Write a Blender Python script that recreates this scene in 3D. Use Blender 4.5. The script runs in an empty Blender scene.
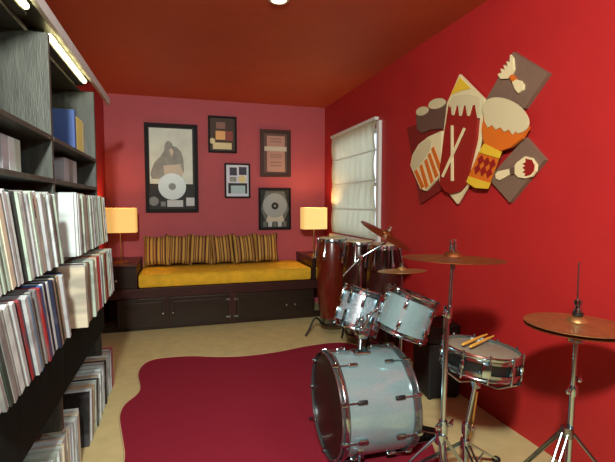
import bpy, bmesh, math, random
from mathutils import Vector as V, Matrix as Mx
random.seed(7)
S = bpy.context.scene
C = S.collection
PI = math.pi

# ------------------------------------------------------------------ camera model (used to measure points off planes of the room)
W_, H_, F_ = 615.0, 462.0, 426.0
CAM = V((0, 0, 1.46))
_y = V((180 - W_/2, 204 - H_/2, F_)).normalized()
_u = V((0, -_y.z, _y.y)).normalized()
if _u.y > 0: _u = -_u
_x = _y.cross(_u)
def ray(u, v):
    d = V((u - W_/2, v - H_/2, F_))
    return V((d.dot(_x), d.dot(_y), d.dot(_u)))
def onX(u, v, X):
    r = ray(u, v); return CAM + r*((X - CAM.x)/r.x)
def onY(u, v, Y):
    r = ray(u, v); return CAM + r*((Y - CAM.y)/r.y)
def onZ(u, v, Z):
    r = ray(u, v); return CAM + r*((Z - CAM.z)/r.z)
def dep(u, v, d):
    return CAM + ray(u, v)*(d/F_)

# room
XL, XR, YF, YN, CE = -.9, 2.04, 5.95, -1.7, 2.85

# ------------------------------------------------------------------ materials
def srgb(r, g, b):
    f = lambda c: (c/255/12.92) if c/255 <= .04045 else ((c/255+.055)/1.055)**2.4
    return (f(r), f(g), f(b), 1)
def mat(name, col, rough=.5, metal=0, noise=0, nscale=20, bump=0, bscale=60, emit=None, estr=0, spec=.5, coat=0, stretch=None):
    m = bpy.data.materials.new(name); m.use_nodes = True
    nt = m.node_tree; p = nt.nodes['Principled BSDF']
    p.inputs['Base Color'].default_value = col
    p.inputs['Roughness'].default_value = rough
    p.inputs['Metallic'].default_value = metal
    p.inputs['Specular IOR Level'].default_value = spec
    p.inputs['Coat Weight'].default_value = coat
    if emit:
        p.inputs['Emission Color'].default_value = emit; p.inputs['Emission Strength'].default_value = estr
    tc = nt.nodes.new('ShaderNodeTexCoord'); mp = nt.nodes.new('ShaderNodeMapping')
    nt.links.new(tc.outputs['Object'], mp.inputs[0])
    if stretch: mp.inputs['Scale'].default_value = stretch
    if noise:
        n = nt.nodes.new('ShaderNodeTexNoise'); n.inputs['Scale'].default_value = nscale; n.inputs['Detail'].default_value = 4
        nt.links.new(mp.outputs[0], n.inputs['Vector'])
        r = nt.nodes.new('ShaderNodeValToRGB')
        r.color_ramp.elements[0].position = .3; r.color_ramp.elements[1].position = .7
        r.color_ramp.elements[0].color = (col[0]*(1-noise), col[1]*(1-noise), col[2]*(1-noise), 1)
        r.color_ramp.elements[1].color = (min(1, col[0]*(1+noise)), min(1, col[1]*(1+noise)), min(1, col[2]*(1+noise)), 1)
        nt.links.new(n.outputs['Fac'], r.inputs[0]); nt.links.new(r.outputs[0], p.inputs['Base Color'])
    if bump:
        n = nt.nodes.new('ShaderNodeTexNoise'); n.inputs['Scale'].default_value = bscale; n.inputs['Detail'].default_value = 3
        nt.links.new(mp.outputs[0], n.inputs['Vector'])
        b = nt.nodes.new('ShaderNodeBump'); b.inputs['Strength'].default_value = bump; b.inputs['Distance'].default_value = .01
        nt.links.new(n.outputs['Fac'], b.inputs['Height']); nt.links.new(b.outputs[0], p.inputs['Normal'])
    return m
def ramp_mat(name, stops, axis='X', scale=1, rough=.8, coord='Object', interp='CONSTANT', bump=0):
    """colour bands repeating along one object axis"""
    m = bpy.data.materials.new(name); m.use_nodes = True
    nt = m.node_tree; p = nt.nodes['Principled BSDF']; p.inputs['Roughness'].default_value = rough
    tc = nt.nodes.new('ShaderNodeTexCoord'); sp = nt.nodes.new('ShaderNodeSeparateXYZ')
    nt.links.new(tc.outputs[coord], sp.inputs[0])
    mu = nt.nodes.new('ShaderNodeMath'); mu.operation = 'MULTIPLY'; mu.inputs[1].default_value = scale
    nt.links.new(sp.outputs[axis], mu.inputs[0])
    fr = nt.nodes.new('ShaderNodeMath'); fr.operation = 'FRACT'; nt.links.new(mu.outputs[0], fr.inputs[0])
    r = nt.nodes.new('ShaderNodeValToRGB'); cr = r.color_ramp; cr.interpolation = interp
    while len(cr.elements) < len(stops): cr.elements.new(.5)
    for e, (pos, c) in zip(cr.elements, stops): e.position = pos; e.color = c
    nt.links.new(fr.outputs[0], r.inputs[0]); nt.links.new(r.outputs[0], p.inputs['Base Color'])
    if bump:
        n = nt.nodes.new('ShaderNodeTexNoise'); n.inputs['Scale'].default_value = 90
        b = nt.nodes.new('ShaderNodeBump'); b.inputs['Strength'].default_value = bump; b.inputs['Distance'].default_value = .01
        nt.links.new(n.outputs['Fac'], b.inputs['Height']); nt.links.new(b.outputs[0], p.inputs['Normal'])
    return m

M = {}
M['wall_red'] = mat('red wall paint', srgb(182, 36, 36), .55, noise=.06, nscale=3, bump=.08, bscale=120)
M['wall_far'] = mat('rose red far wall', srgb(192, 82, 90), .6, noise=.05, nscale=3, bump=.08, bscale=120)  # pinker base colour than the side walls
M['ceiling'] = mat('dark red ceiling paint', srgb(198, 84, 46), .6, noise=.06, nscale=2, bump=.08, bscale=100)
M['floor'] = mat('beige floor', srgb(206, 188, 134), .6, noise=.08, nscale=9, bump=.1, bscale=180)
M['rug'] = mat('crimson rug pile', srgb(148, 38, 56), .95, noise=.16, nscale=220, bump=.6, bscale=400, spec=.1)
M['rug_edge'] = mat('pale rug binding', srgb(205, 172, 132), .9)
M['white'] = mat('white paint', srgb(232, 232, 226), .5)
M['glass'] = mat('window glass', (.9, .95, 1, 1), .02); M['glass'].node_tree.nodes['Principled BSDF'].inputs['Transmission Weight'].default_value = 1
M['shelfwood'] = mat('dark stained shelf wood', srgb(66, 70, 62), .45, noise=.35, nscale=6, bump=.12, bscale=30, stretch=(6, 6, .8))
M['drawerwood'] = mat('near black drawer wood', srgb(18, 32, 28), .75, noise=.3, spec=.15, nscale=6, stretch=(6, 6, .8))
M['fascia'] = mat('pale grey fascia paint', srgb(226, 228, 224), .5)
M['led'] = mat('warm strip lamp', srgb(255, 235, 150), .5, emit=(1, .86, .42, 1), estr=8)
M['bedwood'] = mat('dark espresso wood', srgb(58, 27, 24), .35, noise=.3, nscale=8, bump=.05, bscale=40, stretch=(1, 6, 6))
M['beddoor'] = mat('dark espresso door wood', srgb(42, 30, 22), .32, noise=.3, nscale=8, bump=.05, bscale=40, stretch=(1, 6, 6))
M['mustard'] = mat('mustard upholstery', srgb(240, 184, 50), .85, noise=.1, nscale=14, bump=.25, bscale=60, spec=.2)
M['nickel'] = mat('brushed nickel', srgb(205, 200, 190), .3, 1)
M['brass'] = mat('warm brass', srgb(200, 165, 100), .3, 1)
M['shade'] = mat('lit lamp shade', srgb(240, 200, 130), .8, emit=(1, .56, .14, 1), estr=.68)
M['chrome'] = mat('chrome', (.42, .58, .63, 1), .14, 1)
M['chromedull'] = mat('dull chrome', (.24, .31, .32, 1), .25, 1)  # darker, rougher version of the chrome
M['spark'] = mat('pale silver blue drum wrap', srgb(150, 180, 184), .22, .35, noise=.12, nscale=160, coat=.8)
M['spark2'] = mat('bright silver sparkle drum wrap', srgb(170, 190, 200), .25, .45, noise=.35, nscale=60, coat=.6)
M['headclear'] = mat('smoky dark drum head', srgb(34, 29, 20), .42)
M['headcoat'] = mat('coated drum head', srgb(140, 134, 116), .6, noise=.06, nscale=30)
M['headdark'] = mat('dark drum head', srgb(60, 54, 52), .3)
M['hoopdark'] = mat('dark bass hoop lacquer', srgb(112, 120, 122), .18, .7, coat=.6)
M['black'] = mat('matte black', srgb(22, 22, 24), .5)
M['blackrub'] = mat('black rubber', srgb(18, 18, 18), .8)
M['caseblack'] = mat('black case covering', srgb(16, 20, 20), .6, bump=.2, bscale=150)
M['bronze'] = mat('cymbal bronze', srgb(186, 150, 96), .42, .85, noise=.15, nscale=30)
M['bronzedark'] = mat('darker cymbal bronze', srgb(150, 96, 56), .38, .9, noise=.15, nscale=30)
M['snareshell'] = mat('black snare shell', srgb(14, 20, 20), .35, 0)
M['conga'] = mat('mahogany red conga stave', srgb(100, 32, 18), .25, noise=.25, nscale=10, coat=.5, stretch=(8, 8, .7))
M['congadark'] = mat('darker conga stave', srgb(52, 22, 18), .22, noise=.25, nscale=10, coat=.5, stretch=(8, 8, .7))  # darker version of the conga stave colour
M['hide'] = mat('hide drum skin', srgb(205, 190, 150), .6)
M['stick'] = mat('hickory drumstick', srgb(222, 170, 70), .45)
M['frameblack'] = mat('black picture frame', srgb(20, 15, 17), .55, spec=.2)
M['framebrown'] = mat('brown picture frame', srgb(66, 40, 32), .35)
M['matblack'] = mat('black mat board', srgb(34, 38, 38), .6)
M['printgrey'] = mat('grey photograph print', srgb(226, 240, 228), .5, noise=.12, nscale=5)
M['figure'] = mat('dark grey print figure', srgb(146, 150, 142), .5, noise=.25, nscale=9)
M['figlight'] = mat('pale print tone', srgb(214, 206, 186), .5)
M['silver'] = mat('silver record', srgb(168, 176, 174), .42, .3)
M['plaque'] = mat('pale plaque', srgb(205, 212, 212), .4)
M['sealgrey'] = mat('grey seal', srgb(110, 116, 110), .4)
M['goldpic'] = mat('gold print panel', srgb(246, 186, 104), .4)
M['goldpale'] = mat('pale gold plaque', srgb(236, 220, 160), .4)
M['redpic'] = mat('brick red print panel', srgb(150, 60, 46), .5)
M['olive'] = mat('olive brown mat board', srgb(72, 56, 44), .6)
M['matbrown'] = mat('taupe mat board', srgb(104, 78, 68), .6)
M['paperpink'] = mat('pinkish certificate paper', srgb(196, 150, 134), .6)
M['texttone'] = mat('faded print line', srgb(150, 112, 100), .6)
M['matlight'] = mat('pale blue mat board', srgb(238, 242, 255), .6)
M['inkblue'] = mat('dark blue print', srgb(44, 44, 70), .5)
M['aqua'] = mat('pale aqua plaque', srgb(186, 216, 222), .5)
M['cream'] = mat('cream wood paint', srgb(240, 222, 172), .6)
M['creamgrey'] = mat('grey cream wood paint', srgb(218, 204, 160), .6)
M['yellow'] = mat('yellow wood paint', srgb(238, 196, 52), .6)
M['orange'] = mat('orange wood paint', srgb(222, 112, 28), .6)
M['artred'] = mat('dark red wood paint', srgb(150, 28, 20), .6)
M['artmaroon'] = mat('maroon wood paint', srgb(128, 30, 26), .6)
M['artgrey'] = mat('taupe grey wood paint', srgb(126, 100, 82), .65, noise=.06, nscale=30)
M['artbrown'] = mat('grey brown wood paint', srgb(104, 76, 62), .65)

# roman shade: slightly translucent ivory cloth
m = bpy.data.materials.new('ivory shade cloth'); m.use_nodes = True
nt = m.node_tree; p = nt.nodes['Principled BSDF']; p.inputs['Base Color'].default_value = srgb(244, 238, 202); p.inputs['Roughness'].default_value = .9
tr = nt.nodes.new('ShaderNodeBsdfTranslucent'); tr.inputs[0].default_value = srgb(246, 240, 206)
mx = nt.nodes.new('ShaderNodeMixShader'); mx.inputs[0].default_value = .45
nt.links.new(p.outputs[0], mx.inputs[1]); nt.links.new(tr.outputs[0], mx.inputs[2]); nt.links.new(mx.outputs[0], nt.nodes['Material Output'].inputs[0])
M['cloth'] = m
gold, dk, br, tan = srgb(206, 158, 74), srgb(60, 36, 22), srgb(126, 78, 38), srgb(176, 128, 66)
M['stripe'] = ramp_mat('striped pillow weave', [(0, dk), (.07, gold), (.22, dk), (.27, tan), (.36, dk), (.41, gold), (.50, br), (.56, dk), (.61, gold), (.76, dk), (.82, tan), (.93, br)], 'X', 5.3, bump=.2)

# ------------------------------------------------------------------ mesh builder
class MB:
    def __init__(s): s.bm = bmesh.new(); s.smooth = False
    def box(s, lo, hi, mtx=None, bev=0):
        lo, hi = V(lo), V(hi)
        r = bmesh.ops.create_cube(s.bm, size=1)
        vs = r['verts']
        for v in vs:
            v.co = V([lo[i] + (v.co[i]+.5)*(hi[i]-lo[i]) for i in range(3)])
        if bev:
            es = list({e for v in vs for e in v.link_edges})
            rr = bmesh.ops.bevel(s.bm, geom=es, offset=bev, segments=2, affect='EDGES', profile=.5)
            vs = list({v for v in rr['verts']} | {v for v in vs if v.is_valid})
        if mtx is not None:
            for v in vs: v.co = mtx @ v.co
        return s
    def lathe(s, prof, mtx=None, seg=40, closed=False):
        """prof: list of (radius, z)"""
        mtx = mtx or Mx()
        rings = []
        for (r, z) in prof:
            if abs(r) < 1e-6: rings.append([s.bm.verts.new(mtx @ V((0, 0, z)))])
            else: rings.append([s.bm.verts.new(mtx @ V((r*math.cos(2*PI*k/seg), r*math.sin(2*PI*k/seg), z))) for k in range(seg)])
        n = len(rings)
        for i in range(n if closed else n-1):
            a, b = rings[i], rings[(i+1) % n]
            for k in range(seg):
                q = (k+1) % seg
                if len(a) == 1 and len(b) == 1: continue
                if len(a) == 1: f = (a[0], b[k], b[q])
                elif len(b) == 1: f = (a[k], a[q], b[0])
                else: f = (a[k], a[q], b[q], b[k])
                try: s.bm.faces.new(f)
                except ValueError: pass
        s.smooth = True
        return s
    def cyl(s, p0, p1, r, r2=None, seg=14):
        p0, p1 = V(p0), V(p1); d = p1-p0; L = d.length
        r2 = r if r2 is None else r2
        m = Mx.Translation(p0) @ d.to_track_quat('Z', 'Y').to_matrix().to_4x4()
        return s.lathe([(0, 0), (r, 0), (r2, L), (0, L)], m, seg)
    def tube(s, pts, r, seg=10):
        pts = [V(p) for p in pts]; rings = []
        up = V((.123, .456, .88)).normalized()
        for i, p in enumerate(pts):
            t = (pts[min(i+1, len(pts)-1)] - pts[max(i-1, 0)]).normalized()
            a = t.cross(up).normalized(); b = t.cross(a)
            rr = r[i] if isinstance(r, (list, tuple)) else r
            rings.append([s.bm.verts.new(p + a*rr*math.cos(2*PI*k/seg) + b*rr*math.sin(2*PI*k/seg)) for k in range(seg)])
        for A, B in zip(rings, rings[1:]):
            for k in range(seg): s.bm.faces.new((A[k], A[(k+1) % seg], B[(k+1) % seg], B[k]))
        s.bm.faces.new(rings[0]); s.bm.faces.new(rings[-1])
        s.smooth = True
        return s
    def ball(s, c, r, sc=(1, 1, 1), seg=14):
        rr = bmesh.ops.create_uvsphere(s.bm, u_segments=seg, v_segments=seg//2+2, radius=r)
        for v in rr['verts']: v.co = V(c) + V((v.co.x*sc[0], v.co.y*sc[1], v.co.z*sc[2]))
        s.smooth = True
        return s
    def prism(s, pts, mtx, depth):
        """2d polygon in the xy plane of mtx, extruded along its z"""
        a = [s.bm.verts.new(mtx @ V((x, y, 0))) for x, y in pts]
        b = [s.bm.verts.new(mtx @ V((x, y, depth))) for x, y in pts]
        s.bm.faces.new(a); s.bm.faces.new(b)
        n = len(pts)
        for i in range(n): s.bm.faces.new((a[i], a[(i+1) % n], b[(i+1) % n], b[i]))
        return s
    def build(s, name, m, parent=None, loc=None, label=None):
        bmesh.ops.recalc_face_normals(s.bm, faces=s.bm.faces)
        if parent is not None: o0 = V(parent['_o'])
        elif loc is not None: o0 = V(loc)
        else:
            cs = [v.co for v in s.bm.verts]
            lo = [min(c[i] for c in cs) for i in range(3)]; hi = [max(c[i] for c in cs) for i in range(3)]
            o0 = V(((lo[0]+hi[0])/2, (lo[1]+hi[1])/2, lo[2]))
        for v in s.bm.verts: v.co -= o0
        me = bpy.data.meshes.new(name)
        if s.smooth:
            for f in s.bm.faces: f.smooth = True
            for e in s.bm.edges:
                if len(e.link_faces) == 2 and e.calc_face_angle(0) > math.radians(38): e.smooth = False
        s.bm.to_mesh(me); s.bm.free()
        me.materials.append(m)
        o = bpy.data.objects.new(name, me); C.objects.link(o)
        if parent is not None: o.parent = parent
        else: o.location = o0
        o['_o'] = tuple(o0)
        if label: o['label'] = label
        return o
def tag(o, label, cat, group=None):
    o['label'] = label; o['category'] = cat
    if group: o['group'] = group
    return o
def thing(name, loc, label, cat, group=None):
    o = bpy.data.objects.new(name, None); C.objects.link(o); o.location = V(loc); o['_o'] = tuple(V(loc))
    o.empty_display_size = .1
    return tag(o, label, cat, group)
def struct(o): o['kind'] = 'structure'; return o
def frame_of(origin, z, x=None):
    z = V(z).normalized(); x = V(x or (1, 0, 0)); y = z.cross(x).normalized(); x = y.cross(z).normalized()
    m = Mx((x, y, z)).transposed().to_4x4(); m.translation = V(origin); return m

# ------------------------------------------------------------------ the room
T = .12
struct(MB().box((XL-T, YN-T, -.1), (XR+T, YF+T, 0)).build('floor', M['floor']))
struct(MB().box((XL-T, YN-T, CE), (XR+T, YF+T, CE+.1)).build('ceiling', M['ceiling']))
struct(MB().box((XL-T, YN, 0), (XL, YF, CE)).build('wall_left', M['wall_red']))
struct(MB().box((XL-T, YF, 0), (XR+T, YF+T, CE)).build('wall_far', M['wall_far']))
struct(MB().box((XL-T, YN-T, 0), (XR+T, YN, CE)).build('wall_near', mat('neutral bounce grey of unseen wall', srgb(120, 124, 124), .7)))  # unseen wall, greyed to keep red out of the chrome reflections
WY0, WY1, WZ0, WZ1 = 4.17, 5.50, 1.06, 2.30
wr = MB()
wr.box((XR, YN, 0), (XR+T, WY0, CE)); wr.box((XR, WY1, 0), (XR+T, YF, CE))
wr.box((XR, WY0, 0), (XR+T, WY1, WZ0)); wr.box((XR, WY0, WZ1), (XR+T, WY1, CE))
struct(wr.build('wall_right', M['wall_red']))
w = MB()
for a, b in (((WY0, WZ0), (WY0+.05, WZ1)), ((WY1-.05, WZ0), (WY1, WZ1)), ((WY0, WZ0), (WY1, WZ0+.05)), ((WY0, WZ1-.05), (WY1, WZ1)),
             ((WY0, (WZ0+WZ1)/2-.02), (WY1, (WZ0+WZ1)/2+.02))):
    w.box((XR+.05, a[0], a[1]), (XR+.10, b[0], b[1]))
win = struct(w.build('window_1', M['white']))
MB().box((XR+.07, WY0+.03, WZ0+.03), (XR+.076, WY1-.03, WZ1-.03)).build('pane', M['glass'], win)
w = MB(); w.box((XR-.035, 4.10, 1.05), (XR-.001, WY0, 2.335), bev=.004); w.build('casing', M['white'], win)
w = MB(); w.box((XR-.05, 4.08, 1.0), (XR-.001, 5.60, WZ0-.01), bev=.004); w.build('window_sill', M['white'], win)

# roman shade
rs = thing('roman_shade', (XR-.03, 4.85, 1.07), 'ivory cloth roman shade pulled down over the window in the right wall', 'window shade')
mb = MB(); ny, nz = 70, 60; grid = []
y0, y1, z0, z1 = 4.19, 5.55, 1.075, 2.36
for j in range(nz+1):
    t = j/nz; row = []
    z = z0 + (z1-z0)*t
    pan = (t*4) % 1 if t < 1 else 1
    sag = .016*math.sin(PI*pan)**.7 if 0 < pan < 1 else 0
    for i in range(ny+1):
        s_ = i/ny
        rip = .007*math.sin(s_*52+1.3*math.sin(z*4)) + .004*math.sin(s_*23+2+z*3)
        row.append(mb.bm.verts.new((XR-.022-sag-rip*(.3+.7*math.sin(PI*pan)), y0+(y1-y0)*s_, z)))
    grid.append(row)
for j in range(nz):
    for i in range(ny): mb.bm.faces.new((grid[j][i], grid[j][i+1], grid[j+1][i+1], grid[j+1][i]))
mb.smooth = True
mb.build('cloth_panel', M['cloth'], rs)
for k in range(1, 4):
    z = z0+(z1-z0)*k/4
    MB().box((XR-.03, y0, z-.006), (XR-.020, y1, z+.006), bev=.002).build('batten_fold', M['white'], rs)
MB().box((XR-.05, y0-.01, 2.352), (XR-.002, y1+.02, 2.385), bev=.003).build('head_rail', M['white'], rs)

# rug with a wavy outline
edge = [(437, 455), (429, 434), (421, 420), (412, 402), (400, 380), (385, 362), (366, 349), (350, 343.5), (334, 342.5), (307, 346), (276, 352), (244, 356),
        (217, 356.8), (190, 356), (162, 358), (149, 361), (141, 367), (138, 375), (140, 387), (137, 394), (125, 404), (120, 414), (120, 424), (123, 443), (124, 461)]
ctl = [onZ(u, v, .006).to_2d() for u, v in edge]
ctl += [V((-.33, 2.15)), V((-.40, 1.9)), V((-.36, 1.55)), V((-.15, 1.25)), V((.3, 1.15)), V((.75, 1.3)), V((1.1, 1.55)), V((1.32, 1.85))]
def catmull(P, n=6):
    out = []; L = len(P)
    for i in range(L):
        p0, p1, p2, p3 = P[i-1], P[i], P[(i+1) % L], P[(i+2) % L]
        for k in range(n):
            t = k/n
            out.append(.5*((2*p1) + (p2-p0)*t + (2*p0-5*p1+4*p2-p3)*t*t + (3*p1-p0-3*p2+p3)*t**3))
    return out
cv = catmull(ctl)
rug = MB().prism([(p.x, p.y) for p in cv], Mx.Translation((0, 0, .0005)), .0055).build('area_rug', M['rug'])
tag(rug, 'crimson area rug with a wavy outline on the beige floor', 'rug')
MB().tube([(p.x, p.y, .005) for p in cv]+[(cv[0].x, cv[0].y, .005)], .0042, 6).build('bound_edge', M['rug_edge'], rug)

# ceiling downlight
dl = thing('ceiling_downlight', (.667, 2.915, CE-.012), 'small round recessed downlight glowing in the dark red ceiling', 'ceiling light')
MB().lathe([(.05, 0), (.068, .002), (.068, .012), (.05, .012)], Mx.Translation((.667, 2.915, CE-.0125)), closed=True).build('trim_ring', M['fascia'], dl)
MB().lathe([(0, 0), (.049, 0), (.049, .004), (0, .004)], Mx.Translation((.667, 2.915, CE-.008))).build('lens', mat('lit lens', srgb(255, 240, 200), .4, emit=(1, .8, .45, 1), estr=9), dl)

# ------------------------------------------------------------------ record shelving
SX = -.56; SB = XL+.006
sh = thing('record_shelf', (-.73, 2.2, 0), 'tall dark stained open shelving unit packed with records along the left wall', 'shelf unit')
def part(name, m, par, *boxes, bev=.003, label=None):
    b = MB()
    for lo, hi in boxes: b.box(lo, hi, bev=bev)
    return b.build(name, m, par, label=label)
PY = [1.15, 2.235, 3.305]                       # upright panels
for y in PY: part('upright_panel', M['shelfwood'], sh, ((SB, y, .37), (SX, y+.03, 2.235)))
part('back_panel', M['shelfwood'], sh, ((SB, 1.15, .0), (SB+.012, 3.335, 2.215)))
part('top_board', M['shelfwood'], sh, ((SB, 1.15, 2.2352), (SX-.09, 3.335, 2.255)))
SHZ = [1.775, 1.578, 1.195, .838]
for y0, y1 in ((PY[0]+.03, PY[1]), (PY[1]+.03, PY[2])):
    for z in SHZ:
        if z < 1 and y0 < 2: z += .022
        part('shelf_board', M['shelfwood'], sh, ((SB+.012, y0, z-.022), (SX+.002, y1, z)))
for y0, y1 in ((PY[0]+.004, PY[1]+.013), (PY[1]+.017, PY[2]+.026)):
    d = part('drawer_front', M['drawerwood'], sh, ((SX, y0, .56), (SX+.018, y1, .805)))
part('fascia_board', M['fascia'], sh, ((SX-.004, 1.15, 2.278), (SX+.018, 2.60, 2.336)), label='pale grey board along the shelf top')
part('fascia_board', M['fascia'], sh, ((SX-.004, 2.604, 2.278), (SX+.018, 3.92, 2.336)), label='pale grey board running past the shelf end')
part('fascia_support', M['shelfwood'], sh, ((SB, 1.15, 2.2552), (SX-.12, 3.335, 2.30)))
part('valance_top', M['shelfwood'], sh, ((SX-.125, 1.15, 2.3005), (SX-.0045, 3.335, 2.312)))
for i, (a, b, where) in enumerate(((1.25, 2.12, 'near'), (2.36, 3.24, 'far'))):
    st = thing('strip_light', (SX-.05, (a+b)/2, 2.2555), 'warm glowing strip lamp on top of the %s record bay under the pale fascia' % where, 'lamp')
    part('lamp_housing', M['shelfwood'], st, ((SX-.115, a, 2.2555), (SX-.05, b, 2.29)))
    n = 6
    part('lamp_bar', M['shelfwood'], st, ((SX-.050, a, 2.256), (SX-.046, b, 2.288)))
    for k in range(n):
        q0 = a+.02+(b-a-.04)*k/n
        MB().cyl((SX-.030, q0, 2.268), (SX-.030, q0+(b-a-.04)/n-.05, 2.268), .014).build('lamp_tube', M['led'], st)

# ------------------------------------------------------------------ records and boxes on the shelves
PAL = {'white': (222, 238, 236), 'cream': (222, 214, 188), 'pale green': (190, 212, 194), 'grey': (150, 152, 148), 'silver grey': (192, 198, 200), 'black': (26, 28, 30),
       'tan': (186, 164, 132), 'brown': (104, 78, 58), 'blue': (58, 96, 160), 'sky blue': (110, 160, 196), 'red': (158, 44, 48), 'purple': (96, 76, 128), 'pink': (206, 110, 128),
       'olive': (148, 140, 88), 'dark green': (48, 66, 56), 'navy': (36, 44, 70)}
RM = {}
for k, c in PAL.items():
    mm = mat(k+' record sleeve card', srgb(*c), .55)
    nt = mm.node_tree; p = nt.nodes['Principled BSDF']
    tc = nt.nodes.new('ShaderNodeTexCoord'); mp = nt.nodes.new('ShaderNodeMapping'); mp.inputs['Scale'].default_value = (3, .01, 9)
    oi = nt.nodes.new('ShaderNodeObjectInfo'); cb = nt.nodes.new('ShaderNodeVectorMath'); cb.operation = 'MULTIPLY_ADD'
    cb.inputs[1].default_value = (1, 1, 1)
    nt.links.new(tc.outputs['Object'], mp.inputs[0]); nt.links.new(mp.outputs[0], cb.inputs[0])
    ml = nt.nodes.new('ShaderNodeMath'); ml.operation = 'MULTIPLY'; ml.inputs[1].default_value = 40; nt.links.new(oi.outputs['Random'], ml.inputs[0]); nt.links.new(ml.outputs[0], cb.inputs[2])
    no = nt.nodes.new('ShaderNodeTexNoise'); no.inputs['Scale'].default_value = 1; no.inputs['Detail'].default_value = 2; nt.links.new(cb.outputs[0], no.inputs['Vector'])
    cr = nt.nodes.new('ShaderNodeValToRGB'); e = cr.color_ramp.elements; e[0].position = .36; e[1].position = .5
    cc = srgb(*c); alt = (.5*cc[0]+.06, .5*cc[1]+.06, .5*cc[2]+.07, 1)
    e[0].color = alt; e[1].color = cc
    nt.links.new(no.outputs['Fac'], cr.inputs[0]); nt.links.new(cr.outputs[0], p.inputs['Base Color'])
    RM[k] = mm
proto = {}
def sleeve(col):
    if col not in proto:
        b = MB(); b.box((-.3125, 0, 0), (0, 1, .315))
        o = b.build('record', RM[col], loc=(0, 0, 0)); proto[col] = [o, False]
        return o
    o = proto[col][0].copy(); C.objects.link(o); return o
ORD = ['', 'second ', 'third ', 'fourth ', 'fifth ', 'sixth ', 'seventh ', 'eighth ', 'ninth ', 'tenth ', 'eleventh ', 'twelfth ', 'thirteenth ', 'fourteenth ', 'fifteenth ', 'sixteenth ', 'seventeenth ', 'eighteenth ', 'nineteenth ', 'twentieth ']
def row(y_end, y_start, front, z, leans, cols, group, where, first=None, last=None, tmin=.010, tmax=.030):
    """fills from the far end towards the camera; leans = (far, near) in degrees, top towards the camera"""
    y = y_end; n = 0; cnt = {}; ple = -9
    while y > y_start:
        t = random.uniform(tmin, tmax)
        f = (y_end-y)/max(.01, (y_end-y_start)); le = math.radians(leans[0]+(leans[1]-leans[0])*f)
        pitch = t/math.cos(le)+.0016
        y -= pitch + .33*max(0, ple-le); ple = le
        col = random.choices([c for c, _ in cols], [w_ for _, w_ in cols])[0]
        if n == 0 and last: col = last
        o = sleeve(col)
        o.scale = (1, t, random.uniform(.985, 1.02))
        o.rotation_euler = (le, 0, 0)
        zz = z if le >= 0 else z + t*math.sin(-le)
        o.location = (front+random.uniform(-.010, .008), y, zz+.0008)
        c = cnt.get(col, 0); cnt[col] = c+1
        q = ORD[c] if c < len(ORD) else None
        if q is None: lab = '%s record towards the camera end of the %s' % (col, where)
        elif c == 0: lab = '%s record furthest back of its colour in the %s' % (col, where)
        else: lab = '%s%s record from the far end of the %s' % (q, col, where)
        tag(o, lab, 'record', group)
        n += 1
    return o, y
wh = [('white', 5), ('pale green', 3), ('silver grey', 2.2), ('cream', 2), ('black', 1.2), ('dark green', .8), ('grey', 1)]
o, y = row(2.15, 1.36, -.50, 1.1955, (19, 19), wh, 'records on the eye level near shelf', 'near bay eye level row')
# a small printed mark on one spine of that row
pa, pb_ = onX(34, 201, -.50), onX(34.5, 214, -.50)
rec = min((q for q in C.objects if q.get('group') == 'records on the eye level near shelf' and q.scale.y > .02), key=lambda q: abs(q.location.y - math.tan(q.rotation_euler.x)*(pa.z-1.1955) + q.scale.y/2 - pa.y))
rec['_o'] = (0, 0, 0)
zt_ = (pa.z-1.197)/math.cos(rec.rotation_euler.x)
MB().box((.0003, .04, zt_-.04), (.0012, .96, zt_)).build('printed_mark', RM['red'], rec, label='red printed mark')
MB().box((.0003, .04, zt_-.075), (.0012, .96, zt_-.042)).build('printed_mark', RM['black'], rec, label='black printed mark')
wf = [('white', 3), ('cream', 3), ('pale green', 2), ('tan', 1.4), ('silver grey', 2), ('olive', 1), ('red', .5), ('grey', 1), ('brown', .6)]
o, y = row(3.29, 2.46, -.50, 1.1955, (18, 8), wf, 'records on the eye level far shelf', 'far bay eye level row')
o, y = row(y, 2.375, -.50, 1.1955, (5, 4), [('white', 1)], 'records on the eye level far shelf', 'white block on the far shelf', tmin=.02, tmax=.03)
mixd = [('white', 2.5), ('black', 1.6), ('navy', 1.2), ('blue', .8), ('sky blue', .5), ('red', .35), ('purple', .04), ('silver grey', 2.8), ('brown', 1), ('grey', 1.3), ('dark green', .7), ('tan', .6), ('pink', .3)]
o, y = row(2.17, 1.38, -.49, .8605, (20, 22), mixd, 'records on the middle near shelf', 'near bay middle row', last='black')
o, y = row(3.30, 2.345, -.462, .8385, (15, 7), [('cream', 3), ('pale green', 2.4), ('tan', 3), ('white', 1.6), ('silver grey', 1.6), ('brown', 1), ('red', .6), ('olive', .6)], 'records on the middle far shelf', 'far bay middle row')
tag(o, 'tan record with its front cover showing at the head of the far middle row', 'record', 'records on the middle far shelf')
o.data = sleeve_mesh = o.data
fl = [('white', 5), ('silver grey', 3), ('cream', 1.2), ('grey', 1), ('black', .7), ('pale green', 1)]
o, y = row(2.60, 1.75, -.558, .0005, (3, 0), fl, 'records standing on the floor nearest the camera', 'near floor row', last='white')
o, y = row(3.60, 2.80, -.545, .0005, (1, -5), fl+[('tan', 1)], 'records standing on the floor beyond the gap', 'far floor row')
o2 = sleeve('black'); o2.scale = (1, .022, 1.02); o2.rotation_euler = (math.radians(-7), 0, 0); o2.location = (-.55, y-.028, .004)
tag(o2, 'black record heading the far floor row, its dark cover facing the camera', 'record', 'records standing on the floor beyond the gap')
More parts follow.
